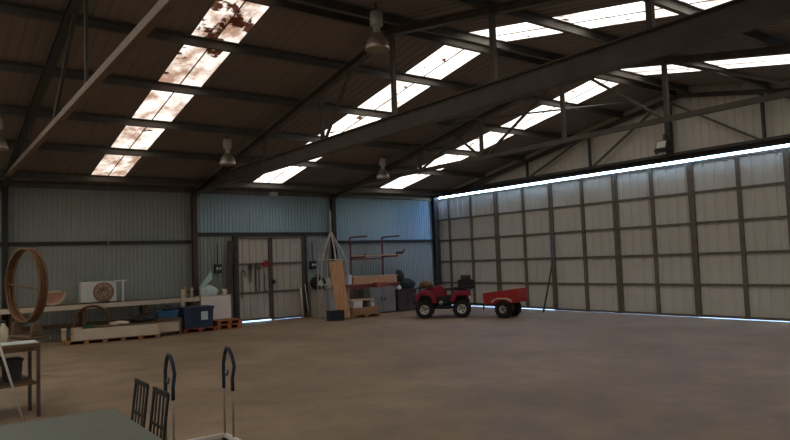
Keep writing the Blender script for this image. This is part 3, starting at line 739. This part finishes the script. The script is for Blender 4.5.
hb = obj('handlebar', MB().tube([(.06, -.38, 1.02), (.12, -.2, 1.0), (.17, -.08, .95), (.17, .08, .95), (.12, .2, 1.0), (.06, .38, 1.02)], .014, 10).tube([(.24, 0, .82), (.16, 0, .96)], .025, 10), 'black', q)
for sy in (1, -1):
    obj('grip', MB().tube([(.08, sy * .27, 1.012), (.055, sy * .4, 1.022)], .024, 12), 'black', hb)
    obj('brake_lever', MB().tube([(.1, sy * .2, 1.01), (.15, sy * .3, 1.0), (.13, sy * .39, 1.01)], .008, 8), 'steelD', hb)
obj('dash', MB().box(.12, .24, -.09, .09, .94, 1.05, bev=.02), 'black', q)
def rack(x0, x1, z):
    g = MB().tube([(x0, -.34, z), (x1, -.34, z), (x1, .34, z), (x0, .34, z)], .014, 8, True)
    for k in range(4):
        y = -.2 + k * .4 / 3; g.tube([(x0, y, z), (x1, y, z)], .01, 6)
    for x in (x0 + .06, x1 - .06):
        for y in (-.2, .2): g.tube([(x, y, z), (x, y, z - .12)], .012, 6)
    return g
obj('front_rack', rack(.3, .74, .865), 'black', q)
obj('rear_rack', rack(-.84, -.46, .8), 'black', q)
obj('bumper', MB().tube([(.66, -.22, .36), (.84, -.24, .42), (.86, -.2, .66), (.86, .2, .66), (.84, .24, .42), (.66, .22, .36)], .018, 8), 'black', q)
obj('tow_bar', MB().bar((-.6, 0, .36), (-.92, 0, .36), .06, .04), 'black', q)
qm = Matrix.Translation(q.location) @ Matrix.Rotation(q.rotation_euler.z, 4, 'Z')
c = qm @ Vector((-.64, 0, .815))
t = thing('cargo_box', 'black cargo box strapped on the rear rack of quad bike', 'box', c, q.rotation_euler.z)
obj('tub', MB().box(-.28, .2, -.3, .3, 0, .22, bev=.02), 'black', t)
obj('box_lid', MB().box(-.29, .21, -.31, .31, .221, .25, bev=.01), 'black', t)
c2 = qm @ Vector((-.68, 0, 1.068))
tag(obj('brown_bag', MB().box(-.14, .16, -.22, .22, 0, .13, Matrix.Translation(c2) @ Matrix.Rotation(q.rotation_euler.z, 4, 'Z'), .035), 'darkcab'), 'brown bag lying on top of the black cargo box', 'bag')
c3 = qm @ Vector((.5, .0, .88))
tag(obj('rag_bundle', MB().blob((0, 0, 0), (.15, .24, .1), 41, .2), 'rag'), 'brown rag bundle lying on the front rack of quad bike', 'rag').location = c3

# trailer
th = math.atan2(.94, -.35)
tr = thing('garden_trailer', 'small red tipping trailer hitched behind the quad bike', 'trailer', (-2.28, -5.71, 0), th)
for sy in (1, -1): wheel(tr, 0, sy * .31, .24, .24, .18, .1, sy, 'tube')
tilt = Matrix.Translation((-.02, 0, .42)) @ Matrix.Rotation(.06, 4, 'Y')
y0, y1 = .29, .34
sidep = [(.6, .0), (.6, .3), (-.42, .36), (-.36, .0)]
for sy in (1, -1): obj('side_panel', MB().prism(sidep, sy * .345, sy * .365, tilt, .004), 'trred', tr)
obj('front_panel', MB().box(.58, .6, -.344, .344, .0, .3, tilt), 'trred', tr)
obj('tailgate', MB().prism([(-.39, .0), (-.375, .0), (-.425, .36), (-.44, .36)], -.344, .344, tilt), 'trred', tr)
obj('tub_floor', MB().box(-.37, .58, -.344, .344, -.02, .0, tilt), 'trred', tr)
fp = fender([(.3, .42), (.24, .48), (.12, .525), (-.12, .525), (-.22, .49), (-.27, .44)], .03)
for sy in (1, -1): f_ = obj('mudguard', MB().prism(fp, sy * .37, sy * .45, None, .006), 'cream', tr)
obj('axle', MB().bar((0, -.3, .22), (0, .3, .22), .05, .05).bar((0, -.16, .22), (0, -.16, .4), .05, .05).bar((0, .16, .22), (0, .16, .4), .05, .05), 'black', tr)
obj('drawbar', MB().bar((-.1, 0, .33), (.95, .02, .36), .06, .05), 'black', tr)
obj('coupling', MB().lathe([(0, 0), (.04, 0), (.04, .06), (0, .06)], 12, Matrix.Translation((.96, .02, .33))), 'black', tr)
obj('tail_lamp', MB().box(-.46, -.4, .2, .32, .45, .53, bev=.008).box(-.46, -.4, -.32, -.2, .45, .53, bev=.008), 'redtool', tr)
obj('jockey_stand', MB().bar((.75, 0, .35), (.75, 0, .2), .03, .03), 'black', tr)

tag(obj('leaning_pole', MB().tube([(-.84, -5.72, .02), (-.2, -5.6, 1.4), (.0, -5.56, 2.25)], .025, 8), 'steelD'), 'thin dark pole leaning against sliding doors right of trailer', 'pole')

# ------------------------------------------------------------------ workbench at left with the big hoop
wb = thing('workbench', 'wooden workbench with lower shelf at left edge of picture', 'workbench', (-14.42, -9.7, 0), math.radians(4))
obj('bench_top', MB().box(-2.0, 0, 0, 1.0, .83, .87, bev=.006), 'bench', wb)
obj('lower_shelf', MB().box(-1.9, -.02, .1, .95, .37, .4), 'bench', wb)
for x, y in ((-1.95, .01), (-.04, .01), (-1.95, .9), (-.04, .47), (-.75, .9)): obj('leg', MB().box(x, x + .035, y, y + .045, 0, .83), 'rustcol', wb)
obj('apron', MB().box(-1.88, -.05, .02, .04, .78, .829), 'bench', wb)
wm = Matrix.Translation(wb.location) @ Matrix.Rotation(wb.rotation_euler.z, 4, 'Z')
tag(obj('paper_sheet', MB().box(-.85, .0, .02, .36, .0, .008, wm @ Matrix.Translation((-.02, 0, .871)) @ Matrix.Rotation(-.05, 4, 'Z')), 'paper'), 'large white paper sheet spread on the workbench top', 'paper')
def bottle(loc, m, lab, r=.05, h=.22, cm='black'):
    t = thing('bottle', lab, 'bottle', loc)
    obj('body', MB().lathe([(0, 0), (r, 0), (r, h * .65), (r * .4, h * .85), (r * .4, h * .95), (0, h * .95)], 20), m, t)
    obj('cap', MB().lathe([(0, h * .95), (r * .45, h * .95), (r * .45, h * 1.08), (0, h * 1.08)], 16), cm, t)
bottle(wm @ Vector((-.32, .42, .872)), 'cream', 'cream plastic bottle on workbench under the big hoop', .055, .25)
bottle(wm @ Vector((-.5, .3, .879)), 'green', 'dark green bottle near left edge of workbench', .06, .24)
bottle(wm @ Vector((-.56, .18, .879)), 'boxblue', 'blue bottle at front left of workbench', .05, .2, 'white')
tag(obj('dark_rag', MB().blob((0, 0, 0), (.16, .14, .13), 51, .2), 'black'), 'dark rag heap beside the cream bottle on workbench', 'rag').location = wm @ Vector((-.55, .78, .87))
for i, (x, m, lab, h) in enumerate(((-.22, 'steelD', 'dark grey tub at right on workbench lower shelf', .26), (-.45, 'binblue', 'dark blue tub in middle of workbench lower shelf', .3), (-.7, 'tablered', 'rust brown tub at left on workbench lower shelf', .2))):
    t = thing('shelf_tub', lab, 'tub', wm @ Vector((x, .5, .4)), .06)
    obj('tub', MB().prism([(-.08, 0), (.08, 0), (.1, h), (-.1, h)], -.14, .14, None, .01), m, t)
    obj('rim', MB().box(-.108, .108, -.15, .15, h - .02, h + .005, bev=.005), m, t)
tag(obj('pale_stick', MB().tube([(-14.64, -10.02, .02), (-14.86, -9.79, .91)], .014, 8), 'rope'), 'thin pale stick leaning on the front of workbench', 'stick')
# hoop wheel in its cradle
hz = math.radians(17)
hp = thing('hoop_wheel', 'large bent wood hoop wheel standing on the left workbench', 'hoop', (-14.53, -9.0, .87), hz)
HM = Matrix.Translation((0, 0, .68)) @ Matrix.Rotation(PI / 2, 4, 'Y')       # axle along local x
for x0 in (0., .085):
    obj('rim', MB().lathe([(.456, x0 - .011), (.48, x0 - .011), (.48, x0 + .011), (.456, x0 + .011)], 64, HM, True), 'hoop', hp)
obj('felloe_band', MB().lathe([(.466, .015), (.472, .015), (.472, .07), (.466, .07)], 64, HM, True), 'hoopD', hp)
obj('spoke', MB().bar((.02, -.455, .62), (.02, .455, .70), .016, .016), 'hoop', hp)
for y in (-.26, .26):
    obj('cradle', MB().prism([(-.03, 0), (.12, 0), (.1, .2), (.0, .2)], y - .03, y + .03, None, .006), 'bench', hp)
obj('cradle_base', MB().box(-.06, .15, -.32, .32, 0.008, .04, bev=.004), 'bench', hp)

# ------------------------------------------------------------------ foreground
ft = thing('grey_table', 'grey green table top filling the lower left foreground', 'table', (-14.5, -13.56, 0))
obj('table_top', MB().prism([(-1.9, 0), (0, 0), (0, .035), (-1.9, .035)], -1.9, .0, Matrix.Translation((0, 0, .687)), .012), 'table', ft)
for x in (-1.8, -.14):
    for y in (-1.8, -.14): obj('leg', MB().tube([(x, y, 0), (x, y, .686)], .022, 10), 'steelD', ft)
obj('under_frame', MB().bar((-1.8, -.14, .66), (-.14, -.14, .66), .03, .04).bar((-1.8, -1.8, .66), (-.14, -1.8, .66), .03, .04).bar((-.14, -.14, .66), (-.14, -1.8, .66), .03, .04), 'steelD', ft)

def chair(loc, rz, lab):
    """local +x is the front; the back stands at x = -.2"""
    t = thing('slat_chair', lab, 'chair', loc, rz, 'black slat back chairs')
    obj('seat', MB().box(-.19, .18, -.17, .17, .4, .43, bev=.012), 'black', t)
    for x in (-.17, .15):
        for y in (-.15, .15): obj('leg', MB().bar((x, y, 0), (x * .97, y, .4), .03, .03), 'black', t)
    f = MB()
    for y in (-.145, .145): f.bar((-.18, y, .4), (-.24, y, .905), .012, .035, (0, 1, 0), .003)
    f.bar((-.238, -.157, .9), (-.238, .157, .9), .014, .035, bev=.004)
    f.bar((-.2, -.145, .52), (-.2, .145, .52), .012, .03)
    obj('back_frame', f, 'black', t)
    for k in range(3):
        y = -.073 + k * .073
        obj('back_slat', MB().bar((-.2, y, .52), (-.236, y, .89), .03, .005, (1, 0, 0)), 'black', t)
    obj('cross_rail', MB().bar((-.216, -.145, .69), (-.216, .145, .69), .006, .022), 'black', t)
chair((-14.6, -13.75, 0), PI, 'black slat back chair at table corner, the one farther from camera')
chair((-14.6, -14.19, 0), PI, 'black slat back chair at table edge, nearer the lower frame edge')

t = thing('loop_handle_frame', 'white floor frame with two tall blue gripped loop handles', 'trolley', (-13.46, -12.48, 0))
x0, x1, y0, y1 = -.285, .285, -.62, .2
obj('base_frame', MB().bar((x0 - .02, y0, .045), (x1 + .02, y0, .045), .04, .035).bar((x0 - .02, y1, .045), (x1 + .02, y1, .045), .04, .035).bar((x0, y0, .045), (x0, y1, .045), .04, .035).bar((x1, y0, .045), (x1, y1, .045), .04, .035), 'white', t)
for x in (x0, x1):
    for y in (y0, y1): obj('foot', MB().lathe([(0, 0), (.03, 0), (.03, .028), (0, .028)], 16, Matrix.Translation((x, y, 0))), 'rubber', t)
for x in (x0, x1):
    yc, hw = .1, .11
    obj('handle_rod', MB().tube([(x, yc - hw, .05), (x, yc - hw, .58)], .011, 10), 'rod', t)
    obj('handle_rod', MB().tube([(x, yc + hw, .05), (x, yc + hw, .58)], .011, 10), 'rod', t)
    g = obj('loop_grip', MB().tube([(x, yc - hw, .5), (x, yc - hw, .62), (x, yc - hw - .05, .74), (x, yc - hw + .0, .83), (x, yc - .04, .89), (x, yc + .03, .895), (x, yc + hw - .04, .84), (x, yc + hw + .0, .74), (x, yc + hw, .62), (x, yc + hw, .5)], .017, 12), 'grip', t)
    obj('hook', MB().tube([(x, yc + hw - .01, .66), (x, yc + .03, .63), (x, yc + .0, .66), (x, yc + .01, .69)], .008, 8), 'steelD', g)

# wind brace rods under the roof between the trusses
tag(obj('wind_brace', MB().tube([(-5.4, -7.28, 4.91), (-1.5, -9.65, 5.34)], .022, 8), 'purlin'), 'long pale bracing rod crossing under the gable end skylight', 'brace')

# ------------------------------------------------------------------ light, camera
wd = bpy.data.worlds.new('sky'); S.world = wd; wd.use_nodes = True
nt = wd.node_tree; bg = nt.nodes['Background']
sk = nt.nodes.new('ShaderNodeTexSky'); sk.sky_type = 'NISHITA'; sk.sun_disc = False; sk.sun_elevation = math.radians(50); sk.sun_rotation = math.radians(200)
tn = nt.nodes.new('ShaderNodeMix'); tn.data_type = 'RGBA'; tn.blend_type = 'MULTIPLY'; tn.inputs['Factor'].default_value = 1
tn.inputs['B'].default_value = (.58, .78, 1, 1); nt.links.new(sk.outputs['Color'], tn.inputs['A'])
nt.links.new(tn.outputs['Result'], bg.inputs['Color']); bg.inputs['Strength'].default_value = 4.0

cx, cy, yaw, pitch, roll, F = -15.66666, -18.56280, .63936286, .06150246, -.0365972, 650.8077
f = Vector((math.sin(yaw) * math.cos(pitch), math.cos(yaw) * math.cos(pitch), math.sin(pitch)))
r = Vector((math.cos(yaw), -math.sin(yaw), 0)); u = r.cross(f)
r2 = r * math.cos(roll) + u * math.sin(roll); u2 = -r * math.sin(roll) + u * math.cos(roll)
cam = bpy.data.cameras.new('camera'); co = bpy.data.objects.new('camera', cam); COL.objects.link(co)
cam.sensor_width = 36; cam.lens = 36 * F / 790; cam.clip_start = .05; cam.clip_end = 300
co.matrix_world = Matrix(((r2.x, u2.x, -f.x, cx), (r2.y, u2.y, -f.y, cy), (r2.z, u2.z, -f.z, 1.7), (0, 0, 0, 1)))
S.camera = co
vs = S.view_settings; vs.view_transform = 'Standard'; vs.look = 'None'; vs.gamma = 1; vs.use_curve_mapping = False; vs.exposure = 0
